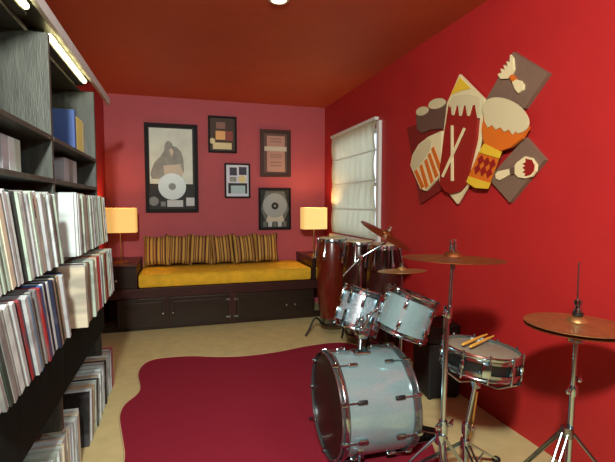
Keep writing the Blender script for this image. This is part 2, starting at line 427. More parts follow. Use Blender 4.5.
for i, c in enumerate(('pink', 'red', 'pink')):
    o = sleeve(c); o.scale = (1, .02, 1.0); o.rotation_euler = (math.radians(2), 0, 0); o.location = (-.54, 3.605+.024*i, .0008)
    tag(o, ['pink record on the floor just before the red one, far row', 'red record on the floor between two pink ones', 'pink record last on the floor, nearest the daybed'][i], 'record', 'records standing on the floor beyond the gap')
# boxes higher up
def bookbox(name, y, t, h, d, front, z, col, label, cat, group=None):
    o = MB().box((front-d, y, z+.0008), (front, y+t, z+.0008+h), bev=.003).build(name, RM[col] if isinstance(col, str) else col)
    return tag(o, label, cat, group)
yb = onX(21, 150, -.62).y
for i, (c, pl) in enumerate((('pale green', 'closest to the divider'), ('white', 'in the middle of the three'), ('silver grey', 'furthest from the divider'))):
    bookbox('box_set', yb-.065*(i+1), .06, .14, .25, -.62, 1.578, c, '%s box set on the narrow upper near shelf, %s' % (c, pl), 'box set', 'box sets on the narrow upper near shelf')
yb = onX(77, 170, -.62).y
for i, (c, pl) in enumerate((('silver grey', 'on the far side'), ('grey', 'in the middle of the three'), ('silver grey', 'nearest the upright panel'))):
    bookbox('box_set', yb-.10*(i+1), .095, .145, .2, -.62, 1.578, c, '%s box set on the narrow upper far shelf, %s' % (c, pl), 'box set', 'box sets on the narrow upper far shelf')
yb = onX(74.5, 125, -.625).y
bookbox('blue_binder', yb, .045, .275, .20, -.625, 1.775, mat('blue binder card', srgb(70, 104, 176), .5), 'blue binder standing on the highest far shelf under the strip lamp', 'binder')
o = bookbox('yellow_book', yb+.05, .17, .245, .19, -.625, 1.775, mat('yellow book cloth', srgb(252, 238, 140), .6), 'yellow book beside the blue binder on the highest far shelf', 'book', 'books beside the blue binder')
bookbox('yellow_book', yb+.225, .06, .24, .19, -.625, 1.775, mat('pale cream book cloth', srgb(236, 226, 176), .6), 'pale cream book just beyond the yellow book, highest far shelf', 'book', 'books beside the blue binder').name = 'cream_book'

# ------------------------------------------------------------------ daybed
BY = 5.14
bed = thing('daybed', (.56, 5.5, 0), 'long built-in daybed base of dark espresso wood with cupboard doors', 'daybed')
part('body', M['bedwood'], bed, ((-.45, BY+.02, .02), (1.60, YF-.002, .39)))
part('plinth', M['beddoor'], bed, ((-.86, BY+.05, .0), (1.98, BY+.10, .07)))
part('platform_rail', M['bedwood'], bed, ((-.88, BY-.005, .385), (2.0, YF-.002, .495)))
doors = [(-.70, -.168, 'r'), (-.145, .53, 'l'), (.635, 1.30, 'r'), (1.32, 1.62, 'l')]
for a, b, side in doors:
    d = MB().box((a, BY, .04), (b, BY+.02, .375), bev=.004)
    d.box((a+.05, BY-.004, .085), (b-.05, BY+.002, .33), bev=.002)
    d = d.build('door', M['beddoor'], bed)
    kx = b-.045 if side == 'r' else a+.045
    k = MB(); k.cyl((kx, BY, .20), (kx, BY-.018, .20), .006); k.ball((kx, BY-.024, .20), .014); k.build('knob', M['nickel'], d)
for x0 in (.535, .63):
    for z in (.10, .31):
        MB().box((x0-.028, BY-.008, z-.012), (x0+.028, BY, z+.012), bev=.002).build('hinge', M['chromedull'], bed)
part('stile', M['bedwood'], bed, ((.537, BY+.001, .03), (.628, BY+.02, .38)))
for nm, a, b, lab in (('left', -.885, -.485, 'dark wood end cabinet with one drawer at the left end of the daybed'), ('right', 1.605, 2.03, 'dark wood end cabinet at the right end of the daybed behind the congas')):
    ec = thing('end_cabinet', ((a+b)/2, 5.5, .4955), lab, 'cabinet', 'end cabinets of the daybed')
    part('body', M['bedwood'], ec, ((a, BY+.02, .4955), (b, YF-.002, .745)))
    part('top', M['bedwood'], ec, ((a-.005 if nm == 'right' else a, BY-.01, .745), (b, YF-.002, .772)))
    d = part('drawer_front', M['beddoor'], ec, ((a+.015, BY, .505), (b-.015, BY+.02, .735)))
    kx = -.70 if nm == 'left' else (a+b)/2
    MB().cyl((kx, BY, .60), (kx, BY-.016, .60), .006).ball((kx, BY-.022, .60), .014).build('knob', M['nickel'], d)
mt = MB().box((-.475, BY+.005, .4965), (1.592, YF-.01, .655), bev=.03)
mt.smooth = True
mt = mt.build('mattress', M['mustard']); tag(mt, 'flat mustard yellow mattress on the dark daybed', 'mattress')
MB().tube([(-.455, BY+.018, .642), (-.40, BY+.006, .645), (1.52, BY+.006, .645), (1.572, BY+.018, .642)], .006, 8).build('piping', M['mustard'], mt)
# striped pillows
def pillow(cx, w_, h_, tilt, rz, ph):
    b = MB(); n = 18; top, bot = [], []
    for j in range(n+1):
        for i in range(n+1):
            u, v = i/n*2-1, j/n*2-1
            x = w_/2*u*(1-.10*(1-v*v)); z = h_/2*v*(1-.13*(1-u*u))
            t = .075*((1-u**4)*(1-v**4))**.55
            top.append(b.bm.verts.new((x, -t, z)))
            bot.append(top[-1] if (abs(u) == 1 or abs(v) == 1) else b.bm.verts.new((x, t, z)))
    g = lambda L, i, j: L[j*(n+1)+i]
    for j in range(n):
        for i in range(n):
            for L in (top, bot):
                try: b.bm.faces.new((g(L, i, j), g(L, i+1, j), g(L, i+1, j+1), g(L, i, j+1)))
                except ValueError: pass
    b.smooth = True
    o = b.build('throw_pillow', M['stripe'], loc=(ph, 0, 0))
    o.rotation_euler = (math.radians(-tilt), math.radians(random.uniform(-5, 5)), math.radians(rz))
    o.location = (cx, 5.775-.0, .655+h_/2*math.cos(math.radians(tilt))+.010)
    return o
px = [onY(145+24.1*k+12, 252, 5.75).x for k in range(6)]
names = ['leftmost striped pillow, next to the left end cabinet', 'second striped pillow from the left end of the daybed', 'third striped pillow from the left end of the daybed',
         'third striped pillow from the right end of the daybed', 'second striped pillow from the right end of the daybed', 'rightmost striped pillow, closest to the congas']
for k, x in enumerate(px):
    o = pillow(x, .342, .41, 16, (-4, 3, -3, 2, 4, -3)[k], .03*k)
    tag(o, names[k].replace('striped', 'brown and gold striped'), 'pillow', 'striped pillows on the daybed')
    o.location.y += (.0, .022, .0, .022, .0, .022)[k]

# table lamps
for lab, cx, cy, zt, e in (('table lamp with a glowing amber shade on the left end cabinet', -.68, 5.42, .772, 1), ('table lamp with a glowing shade behind the congas right of the daybed', 1.715, 5.45, .772, 1.35)):
    L = thing('table_lamp', (cx, cy, zt), lab, 'lamp', 'table lamps at the daybed ends')
    MB().lathe([(0, .0005), (.085, .0005), (.085, .008), (.06, .014), (.012, .02), (0, .02)], Mx.Translation((cx, cy, zt))).build('base', M['brass'], L)
    MB().cyl((cx, cy, zt+.015), (cx, cy, zt+.47), .008).build('stem', M['brass'], L)
    hw, hd, z0, z1, th, rr = .185 if e == 1 else .165, .105, zt+.355, zt+.64, .004, .035
    def rrect(hw, hd, rr, n=6):
        P = []
        for sx, sy, a0 in ((1, 1, 0), (-1, 1, 90), (-1, -1, 180), (1, -1, 270)):
            for k in range(n+1):
                a = math.radians(a0+90*k/n); P.append((cx+sx*(hw-rr)+rr*math.cos(a), cy+sy*(hd-rr)+rr*math.sin(a)))
        return P
    b = MB(); O, I = rrect(hw, hd, rr), rrect(hw-th, hd-th, rr-th)
    loops = [[b.bm.verts.new((x, y, z)) for x, y in P] for P, z in ((O, z0), (O, z1), (I, z1), (I, z0))]
    n = len(O)
    for q in range(4):
        A, B_ = loops[q], loops[(q+1) % 4]
        for k in range(n): b.bm.faces.new((A[k], A[(k+1) % n], B_[(k+1) % n], B_[k]))
    b.smooth = True
    ms = M['shade'] if e == 1 else mat('brighter lit lamp shade', srgb(244, 214, 150), .8, emit=(1, .60, .17, 1), estr=.70)
    b.build('lamp_shade', ms, L, label='glowing amber shade')
    MB().ball((cx, cy, zt+.50), .03).build('bulb', mat('lit bulb', (1, .9, .7, 1), .5, emit=(1, .75, .4, 1), estr=8), L)
    l = bpy.data.lights.new('lamp glow', 'POINT'); l.energy = 7*e; l.color = (1, .62, .28); l.shadow_soft_size = .035
    lo = bpy.data.objects.new('lamp_glow', l); C.objects.link(lo); lo.location = (0, 0, .56); lo.parent = L

# ------------------------------------------------------------------ framed awards on the far wall
def wallbox(x0, z0, x1, z1, d0, d1): return ((x0, YF-d1, z0), (x1, YF-d0, z1))
def framed(name, u0, v0, u1, v1, label, fm, mm, fw, ppx, ox, oy):
    """u0..v1: outer corners in the photo; returns root and a mapper of crop pixels to the wall"""
    a, b = onY(u0, v0, YF), onY(u1, v1, YF)
    a2, b2 = onY(u1, v0, YF), onY(u0, v1, YF)
    x0, x1, z1, z0 = (a.x+b2.x)/2, (b.x+a2.x)/2, (a.z+a2.z)/2, (b.z+b2.z)/2
    t = thing(name, ((x0+x1)/2, YF-.02, z0), label, 'framed picture')
    f = MB()
    f.box(*wallbox(x0, z0, x0+fw, z1, .001, .032), bev=.003); f.box(*wallbox(x1-fw, z0, x1, z1, .001, .032), bev=.003)
    f.box(*wallbox(x0+fw, z0, x1-fw, z0+fw, .001, .032), bev=.003); f.box(*wallbox(x0+fw, z1-fw, x1-fw, z1, .001, .032), bev=.003)
    f.build('frame', fm, t)
    MB().box(*wallbox(x0+fw, z0+fw, x1-fw, z1-fw, .002, .010)).build('mat_board', mm, t)
    def rect(nm, m, p0, q0, p1, q1, lvl=1):     # fractions of the frame, v down
        X0, X1 = x0+(x1-x0)*p0, x0+(x1-x0)*p1; Z1, Z0 = z1-(z1-z0)*q0, z1-(z1-z0)*q1
        return MB().box(*wallbox(X0, Z0, X1, Z1, .010, .010+.003*lvl)).build(nm, m, t)
    def disc(nm, m, p, q, r, lvl=2, r0=0):
        c = (x0+(x1-x0)*p, YF-.010, z1-(z1-z0)*q); R = r*(x1-x0)
        prof = [(r0*R, 0), (R, 0), (R, .003*lvl), (r0*R, .003*lvl)] if r0 else [(0, 0), (R, 0), (R, .003*lvl), (0, .003*lvl)]
        return MB().lathe(prof, frame_of(c, (0, -1, 0)), closed=bool(r0)).build(nm, m, t)
    def poly(nm, m, pts, lvl=2):
        return MB().prism([(x0+(x1-x0)*p, z1-(z1-z0)*q) for p, q in pts], Mx(((1, 0, 0, 0), (0, 0, -1, YF-.010), (0, 1, 0, 0), (0, 0, 0, 1))), .003*lvl).build(nm, m, t)
    return t, rect, disc, poly
t, rect, disc, poly = framed('framed_record_award', 145, 124, 198, 212.5, 'largest framed award with a grey photograph above a silver disc, left on the far wall', M['frameblack'], M['matblack'], .045, 0, 0, 0)
rect('photograph', M['printgrey'], .085, .052, .895, .675)
poly('figure', M['figure'], [(.10, .56), (.17, .44), (.30, .36), (.36, .30), (.38, .225), (.43, .19), (.49, .205), (.53, .25), (.60, .26), (.68, .31), (.72, .40), (.73, .52), (.68, .60), (.55, .54), (.40, .58), (.25, .62), (.12, .62)], 1.3)
poly('collar', M['figlight'], [(.45, .29), (.50, .27), (.54, .31), (.50, .37)], 1.7)
poly('page', M['figlight'], [(.34, .47), (.66, .45), (.72, .56), (.60, .62), (.36, .60)], 1.6)
disc('disc', M['silver'], .50, .705, .262, 3)
disc('disc_label', M['sealgrey'], .50, .705, .07, 3.4)
disc('seal', M['sealgrey'], .15, .872, .09, 2)
rect('plaque', M['plaque'], .40, .86, .70, .935, 2); rect('plaque', M['plaque'], .76, .83, .92, .925, 2)
rect('plaque', M['sealgrey'], .28, .875, .37, .93, 2)
t, rect, disc, poly = framed('framed_gold_award', 208, 116.5, 236.5, 153, 'small dark framed award with a gold panel, highest on the far wall', M['frameblack'], M['olive'], .025, 0, 0, 0)
rect('gold_panel', M['goldpic'], .26, .40, .60, .64); rect('red_panel', M['redpic'], .62, .40, .86, .66)
rect('lower_plaque', M['goldpale'], .16, .72, .82, .90); rect('heading', M['texttone'], .28, .16, .60, .34)
disc('gold_disc_and_glare', M['goldpale'], .14, .68, .10, 2)  # glare spot on the picture, painted as a pale gold round
t, rect, disc, poly = framed('framed_certificate', 260, 130, 290.5, 177, 'brown framed certificate on pinkish paper, above the silver disc at right', M['framebrown'], M['matbrown'], .05, 0, 0, 0)
pp = rect('certificate', M['paperpink'], .22, .13, .80, .89)
rect('heading_band', M['figlight'], .14, .355, .86, .45, 1.6)
for q in (.18, .24, .52, .57, .68, .75): rect('text_line', M['texttone'], .32, q, .70, q+.022, 1.5)
t, rect, disc, poly = framed('framed_collage', 224.5, 163.5, 250, 198, 'small framed collage with a pale mat, lowest in the middle of the far wall', M['frameblack'], M['matlight'], .022, 0, 0, 0)
rect('dark_photo', M['inkblue'], .20, .12, .48, .35); rect('dark_photo', M['inkblue'], .56, .10, .86, .33)
disc('gold_disc_and_glare', M['goldpale'], .68, .45, .15, 3); rect('dark_photo', M['figure'], .20, .39, .46, .53)
rect('black_band', M['matblack'], .14, .57, .88, .87); rect('plaque', M['aqua'], .24, .64, .80, .87, 2)
t, rect, disc, poly = framed('framed_silver_disc', 258.5, 188, 290.5, 229.5, 'black framed award with one silver disc, above the right lamp', M['frameblack'], M['matblack'], .025, 0, 0, 0)
poly('backdrop', M['sealgrey'], [(.22, .08), (.80, .08), (.94, .5), (.80, .78), (.2, .78), (.08, .5)], 1)
disc('disc', M['silver'], .50, .42, .37, 3); disc('disc_label', M['matblack'], .50, .43, .11, 3.6); disc('spindle_hole', M['silver'], .50, .43, .03, 4)
poly('base_figure', M['figlight'], [(.30, .60), (.72, .60), (.80, .82), (.22, .82)], 2)
for k in range(5): rect('plaque', M['plaque'] if k % 2 else M['sealgrey'], .14+.15*k, .80, .26+.15*k, .93, 2.4)

# ------------------------------------------------------------------ drum relief on the right wall
art = thing('drum_wall_art', (XR, 2.8, 1.47), 'large layered wooden wall art of painted african drums and grey squares on the red wall', 'wall art')
def A(z, ox, oy): return lambda P: [(ox+x/z, oy+y/z) for x, y in P]
def relief(nm, m, px_, l0, l1, par=None):
    P = [onX(u, v, XR-l1) for u, v in px_]
    b = MB().prism([(p.y, p.z) for p in P], Mx(((0, 0, -1, XR-.001-l0), (1, 0, 0, 0), (0, 1, 0, 0), (0, 0, 0, 1))), l1-l0)
    return b.build(nm, m, par or art)
def ell(cx, cy, rx, ry, rot, n=28, a0=0, a1=360):
    c, s = math.cos(math.radians(rot)), math.sin(math.radians(rot)); o = []
    for k in range(n):
        a = math.radians(a0+(a1-a0)*k/(n if a1-a0 == 360 else n-1)); x, y = rx*math.cos(a), ry*math.sin(a); o.append((cx+x*c-y*s, cy+x*s+y*c))
    return o
z6 = A(2.718, 400, 40); z1 = A(5.775, 400, 60); z2 = A(5.775, 400, 130); z3 = A(5.433, 470, 45); z4 = A(5.433, 470, 125)
relief('grey_square', M['artgrey'], z3([(235, 38), (425, 155), (295, 345), (85, 300)]), .0, .03)
relief('grey_square', M['artgrey'], z4([(405, 190), (215, 420), (100, 292), (300, 68)]), .0, .03)
relief('maroon_square', M['artmaroon'], [(407, 128), (440, 116), (456, 180), (420, 204.5)], .0, .025)
# bongos
relief('bongo_body', M['artbrown'], z1([(92, 300), (98, 402), (130, 422), (172, 402), (240, 396), (262, 330), (258, 232), (165, 285)]), .025, .042)
relief('bongo_head', M['creamgrey'], z1(ell(127, 295, 36, 24, -24)), .042, .05)
relief('bongo_head', M['creamgrey'], z1(ell(212, 252, 50, 29, -18)), .042, .05)
# pentagon panel
relief('centre_panel', M['cream'], z6([(162, 93), (228, 160), (222, 250), (205, 330), (190, 385), (155, 445), (108, 385), (105, 360), (128, 172)]), .025, .045)
relief('yellow_tip', M['yellow'], z6([(162, 101), (192, 132), (165, 138), (140, 148), (136, 152)]), .045, .049)
# striped drum
relief('striped_drum', M['cream'], z2([(60, 205), (72, 145), (108, 82), (165, 38), (240, 5), (236, 160), (237, 210), (205, 290), (150, 352), (118, 340)]), .03, .05)
relief('striped_drum_head', M['creamgrey'], z2([(64, 205), (76, 147), (110, 86), (165, 45), (185, 70), (176, 108), (140, 165), (110, 205), (80, 232)]), .05, .054)
dB = [(82, 240), (112, 210), (140, 180), (160, 145), (180, 110)]; dE = [(128, 338), (152, 336), (182, 306), (208, 275), (230, 235)]
for (a, b), (c, d) in zip(dB, dE): relief('stripe', M['orange'], z2([(a, b), (a+14, b-14), (c+12, d-14), (c-4, d+4)]), .05, .054)
# tall red conga with crossed sticks
relief('tall_drum', M['artred'], z6([(132, 176), (122, 240), (108, 350), (109, 392), (120, 410), (138, 418), (160, 412), (174, 396), (186, 350), (205, 270), (209, 220), (208, 176)]), .045, .07)
relief('tall_drum_head', M['creamgrey'], z6([(134, 168), (145, 152), (180, 148), (208, 154), (218, 164), (216, 212), (210, 212), (204, 176), (196, 178), (188, 206), (183, 206), (178, 178), (172, 178), (166, 206), (161, 206), (158, 178), (152, 180), (146, 204), (141, 204), (138, 180), (133, 182)]), .07, .076)
relief('crossed_stick', M['cream'], z6([(138, 232), (143, 232), (144, 383), (138, 383)]), .07, .078)
relief('crossed_stick', M['cream'], z6([(172, 238), (177, 241), (117, 373), (112, 370)]), .078, .085)
# djembe
relief('djembe_bowl', M['orange'], z6([(228, 200), (222, 240), (226, 275), (240, 297), (268, 303), (300, 292), (330, 268), (348, 236)]), .045, .068)
relief('djembe_head', M['creamgrey'], z6(ell(287, 205, 68, 42, 29, 22, 150, 400)+[(314, 247), (305, 257), (296, 243), (283, 250), (273, 237), (260, 244), (250, 231), (238, 238), (230, 222)]), .068, .075)
relief('djembe_neck', M['yellow'], z6([(228, 281), (270, 302), (264, 320), (214, 305)]), .05, .073)
relief('djembe_foot', M['orange'], z6([(214, 305), (264, 320), (238, 392), (186, 372)]), .045, .066)
for r_ in range(2):
    for c_ in range(3):
        cx_, cy_ = 219+16*c_-9*r_, 326+5.5*c_+24*r_
        relief('diamond', M['artred'], z6([(cx_+4, cy_-14), (cx_+8, cy_+2), (cx_-5, cy_+15), (cx_-8, cy_-2)]), .066, .071)
relief('djembe_foot_ring', M['yellow'], z6([(186, 370), (240, 388), (233, 404), (204, 402), (180, 386)]), .05, .072)
# small drums on the grey squares
relief('small_drum', M['cream'], z3([(218, 52), (232, 70), (237, 135), (222, 165), (205, 182), (165, 184), (150, 158), (172, 150), (166, 128), (190, 136), (182, 108), (206, 118), (198, 88), (216, 96)]), .03, .045)
relief('small_drum_neck', M['orange'], z3([(212, 172), (228, 160), (248, 186), (228, 200)]), .03, .048)
relief('small_drum_foot', M['cream'], z3([(228, 198), (246, 186), (275, 195), (290, 218), (286, 244), (262, 262), (244, 240)]), .03, .045)
relief('small_drum', M['cream'], z4([(252, 205), (285, 180), (300, 170), (335, 180), (360, 215), (358, 250), (335, 280), (300, 290), (262, 284), (240, 262), (240, 228)]), .03, .045)
relief('small_drum_skin', M['artred'], z4([(300, 182), (335, 190), (350, 220), (346, 250), (326, 272), (296, 278), (302, 262), (286, 256), (302, 244), (284, 232), (302, 222), (286, 210), (304, 202)]), .045, .049)
relief('small_drum_neck', M['artbrown'], z4([(214, 240), (242, 228), (242, 264), (218, 270)]), .03, .047)
relief('small_drum_foot', M['cream'], z4([(150, 252), (214, 238), (220, 268), (160, 300), (140, 290), (138, 268)]), .03, .045)

# ------------------------------------------------------------------ drums
def hoop(R, z, h, th=.006):
    return [(R-th, z), (R+th, z), (R+th, z+h*.35), (R+th*.3, z+h*.45), (R+th*.3, z+h*.7), (R+th*.8, z+h*.85), (R+th*.3, z+h), (R-th, z+h)]
def drum(root, mtx, R, L, nl, shell, head, reso, hoopm, lugm, hh=.03, rods=True, a0=0, lugl=.05, claws=False, dark=-1):
    """cylinder drum along local z from 0 to L (batter head at L)"""
    MB().lathe([(R, .012), (R, L-.012), (R-.007, L-.008), (R-.007, .008)], mtx, 56, True).build('shell', shell, root)
    MB().lathe(hoop(R+.008, L-hh+.012, hh), mtx, 56, True).build('hoop', hoopm, root)
    MB().lathe([(r, L-z) for r, z in hoop(R+.008, L-hh+.012, hh)], mtx, 56, True).build('hoop', hoopm, root)
    MB().lathe([(0, L), (R-.01, L), (R+.001, L-.004), (R+.001, L-.007), (0, L-.003)], mtx, 56, True).build('batter_head', head, root)
    MB().lathe([(0, 0), (R-.01, 0), (R+.001, .004), (R+.001, .007), (0, .003)], mtx, 56, True).build('resonant_head', reso, root)
    for k in range(nl):
        a = a0+2*PI*k/nl; c, s = math.cos(a), math.sin(a)
        lm = mtx @ Mx.Rotation(a, 4, 'Z')
        for end in (0, 1):
            zc = L*.25 if end == 0 else L*.75
            if lugl > L*.4: zc = L*.5
            if zc == L*.5 and end == 1: pass
            else:
                b = MB(); b.box((R, -.011, zc-lugl/2), (R+.02, .011, zc+lugl/2), lm, bev=.006)
                b.smooth = True; b.build('lug', lugm if not (claws and k != dark) else M['chrome'], root)
            if rods:
                ze = -.006 if end == 0 else L+.006
                b = MB(); b.cyl(lm @ V((R+.014, 0, zc)), lm @ V((R+.014, 0, ze)), .0035, seg=8)
                b.cyl(lm @ V((R+.014, 0, ze)), lm @ V((R+.014, 0, ze+(.014 if end else -.014))), .006, seg=8)
                b.build('tension_rod', M['chrome'], root)
                if claws:
                    b = MB(); z0_, z1_ = (-.012, .022) if end == 0 else (L-.022, L+.012)
                    b.box((R-.006, -.012, z0_), (R+.024, .012, z1_), lm, bev=.004); b.build('claw', M['chrome'], root)
# bass drum: axis close to +X, front head towards the shelves
b0 = dep(327, 405, 2.44); b1 = dep(399, 395, 2.56)
ax = (b1-b0).normalized(); ax.z = 0; ax.normalize(); BR = .284
b0.z = BR+.032
bass = thing('bass_drum', (b0.x+.2, b0.y, 0), 'large silver blue bass drum lying on its side on the rug edge', 'drum')
bm_ = frame_of(b0, ax, (0, 0, 1))
DARK_REFL = max(range(9), key=lambda k: -abs((bm_ @ Mx.Rotation(math.radians(26+40*k), 4, 'Z') @ V((1, 0, 0))).z-b0.z-.45) - ((bm_ @ Mx.Rotation(math.radians(26+40*k), 4, 'Z') @ V((1, 0, 0))).y > b0.y)*5)  # this chrome lug is coloured black for its dark reflection
drum(bass, bm_, BR, .43, 9, M['spark'], M['headcoat'], M['headclear'], M['hoopdark'], M['black'], hh=.045, a0=math.radians(26), lugl=.055, claws=True, dark=DARK_REFL)
MB().lathe([(BR+.016, .006), (BR+.019, .010), (BR+.019, .02), (BR+.016, .024)], bm_, 56, True).build('hoop_trim', M['chrome'], bass)
for s_ in (1, -1):                                  # spurs to the floor
    base = bm_ @ V((-BR*.62, s_*BR*.80, .11)); foot = bm_ @ V((-b0.z+.016, s_*(BR+.13), .02))
    b = MB(); b.tube([base, base.lerp(foot, .5)+V((0, 0, .01)), foot], .008); b.build('spur', M['chrome'], bass)
    MB().ball(foot+V((0, 0, .006)), .012).build('rubber_tip', M['blackrub'], bass)
    b = MB(); q = bm_ @ V((-BR*.60, s_*BR*.79, .11)); b.box((-.02, -.02, -.03), (.02, .02, .03), Mx.Translation(q), bev=.008); b.smooth = True; b.build('spur_bracket', M['chrome'], bass)
bt = b0 + ax*.2 + V((0, 0, BR))
mp_ = MB(); mp_.box((-.05, -.045, -.004), (.05, .045, .014), Mx.Translation(bt), bev=.006); mp_.build('tom_mount_plate', M['chrome'], bass)
# toms
def tomframe(center_px, d, tilt, ty, L):
    c = dep(*center_px, d); z = V((math.sin(math.radians(tilt)), math.sin(math.radians(ty)), math.cos(math.radians(tilt)))).normalized()
    return frame_of(c - z*L/2, z, (0, 1, 0)), c, z
t2m, c2, z2_ = tomframe((407, 313.5), 2.50, 21, -3, .225)
tom = thing('rack_tom', c2, 'silver blue rack tom nearest the camera, tilted above the bass drum', 'drum', 'rack toms over the bass drum')
drum(tom, t2m, .148, .225, 6, M['spark'], M['headdark'], M['headcoat'], M['chrome'], M['chrome'], hh=.03, a0=.35, lugl=.04)
t1m, c1, z1_ = tomframe((360, 310), 2.80, 21, 6, .245)
tom1 = thing('rack_tom', c1, 'smaller sparkling silver rack tom crowded with chrome lugs, left of the other tom', 'drum', 'rack toms over the bass drum')
drum(tom1, t1m, .136, .245, 10, M['spark2'], M['headdark'], M['headcoat'], M['chrome'], M['chrome'], hh=.04, a0=.2, lugl=.085)
# tom holder
th_ = thing('tom_holder', bt+V((0, 0, .0145)), 'chrome double tom holder rising from the bass drum top', 'drum hardware')
top = bt+V((.02, .03, .10))
MB().cyl(bt+V((0, .0, .0145)), top, .013).build('post', M['chrome'], th_)
b = MB(); b.box((-.03, -.035, -.025), (.03, .035, .025), Mx.Translation(top), bev=.01); b.smooth = True; b.build('clamp_block', M['chrome'], th_)
for c, zz_, R in ((c2, z2_, .148), (c1, z1_, .136)):
    out = (top-c); out -= zz_*out.dot(zz_); out.normalize(); q = c+out*(R+.022)-zz_*.03
    MB().tube([top, top.lerp(q, .6)+V((0, 0, .03)), q], .009).build('arm', M['chrome'], th_)
    MB().ball(top.lerp(q, .45)+V((0, 0, .035)), .017).build('wing_nut', M['chrome'], th_)

# stands
def wingnut(p, r=.012):
    b = MB(); b.ball(p, r); b.box((-r*2.2, -r*.35, -r*.2), (r*2.2, r*.35, r*1.4), Mx.Translation(V(p)) @ Mx.Rotation(.6, 4, 'Z'), bev=.002); b.smooth = True; return b
def tripod(root, c, zj, zf, spread, angs, r=.007, m=None):
    m = m or M['chrome']
    b = MB(); b.lathe([(0, zj-.02), (.024, zj-.02), (.026, zj), (.024, zj+.025), (0, zj+.025)], Mx.Translation((c[0], c[1], 0))); b.build('leg_collar', m, root)
    b = MB(); b.lathe([(0, zf), (.02, zf), (.02, zf+.03), (0, zf+.03)], Mx.Translation((c[0], c[1], 0))); b.build('brace_collar', m, root)
    for a in angs:
        d = V((math.cos(math.radians(a)), math.sin(math.radians(a)), 0)); s = V((-d.y, d.x, 0))*.011
        p0 = V((c[0], c[1], zj))+d*.022; p1 = V((c[0], c[1], .022))+d*spread
        leg = MB(); leg.tube([p0+s, p1+s], r*.75, 8); leg.tube([p0-s, p1-s], r*.75, 8); leg = leg.build('leg', m, root)
        q = p0.lerp(p1, .55)
        MB().tube([V((c[0], c[1], zf+.015))+d*.015, q], r*.7, 8).build('brace', m, leg)
        b = MB(); b.ball(p1, .016, (1.5, 1.5, 1)); b.build('rubber_foot', M['blackrub'], leg)
def cymbal(name, c, z, R, m, label, group=None, bellr=.2, bow=.09, flip=1):
    """bell up along z"""
    t = .0012
    prof = [(.006, R*(bow+.11)), (R*bellr*.5, R*(bow+.10)), (R*bellr*.85, R*(bow+.06)), (R*bellr, R*bow), (R*.5, R*bow*.72), (R*.8, R*bow*.28), (R, 0)]
    pr = [(r, (h_)*flip+t) for r, h_ in prof]+[(r, h_*flip-t) for r, h_ in reversed(prof)]
    o = MB().lathe(pr, frame_of(c, z), 72, True).build(name, m, loc=c)
    return tag(o, label, 'cymbal', group)
# hi-hat
hc = dep(577, 327, 1.75)
hh_ = thing('hi_hat_stand', (hc.x, hc.y, 0), 'chrome hi-hat stand with a tall pull rod at the right edge', 'drum hardware')
hl = hc + V((-.012, .0, 0))
jz = dep(575, 430, 1.75).z; cz = dep(573, 392, 1.75).z
base = V((hc.x-.03, hc.y+.0, 0))
at = lambda z: base.lerp(V((hc.x, hc.y, hc.z)), z/hc.z)
MB().tube([at(.05), at(cz)], .0125).build('lower_tube', M['chrome'], hh_)
MB().tube([at(cz), at(hc.z-.055)], .0095).build('upper_tube', M['chrome'], hh_)
MB().tube([at(hc.z-.06), dep(579, 262, 1.75)], .0035).build('pull_rod', M['chrome'], hh_)
b = MB(); b.lathe([(0, -.02), (.017, -.02), (.019, 0), (.017, .02), (0, .02)], Mx.Translation(at(cz))); b.build('height_collar', M['chrome'], hh_)
wingnut(at(cz)+V((-.035, -.01, .004))).build('wing_nut', M['chrome'], hh_); wingnut(at(cz+.045)+V((.022, -.01, 0)), .010).build('wing_nut', M['chrome'], hh_)
MB().lathe([(0, 0), (.03, 0), (.03, .012), (.012, .02), (0, .02)], Mx.Translation(at(hc.z-.060))).build('cymbal_seat', M['chrome'], hh_)
b = MB(); b.lathe([(0, 0), (.017, 0), (.017, .012), (.011, .014), (.011, .028), (.016, .03), (.016, .05), (0, .05)], Mx.Translation(at(hc.z+.063)), 20); b.build('clutch', M['chrome'], hh_)
MB().lathe([(.003, 0), (.02, 0), (.02, .012), (.003, .012)], Mx.Translation(at(hc.z+.049)), 20, True).build('felt_washer', M['black'], hh_)
tripod(hh_, (base.x, base.y), jz-.02, .06, .42, (200, 320, 80), m=M['chromedull'])
cymbal('hi_hat_cymbal', hc+V((0, 0, .012)), (0.02, 0.01, 1), .197, M['bronze'], 'upper bronze hi-hat cymbal, bell upward, at the right edge', 'hi-hat pair', flip=1, bow=.06)
cymbal('hi_hat_cymbal', hc+V((0, 0, -.002)), (0.02, 0.01, 1), .197, M['bronzedark'], 'lower hi-hat cymbal facing down beneath the upper one', 'hi-hat pair', flip=-1, bow=.06)
# hi-hat pedal board
b = MB(); b.box((-.045, -.14, 0), (.045, .14, .008), Mx.Translation((base.x+.02, base.y-.02, .05)) @ Mx.Rotation(-.9, 4, 'Z') @ Mx.Rotation(.22, 4, 'X'), bev=.004); b.build('foot_pedal', M['chromedull'], hh_)

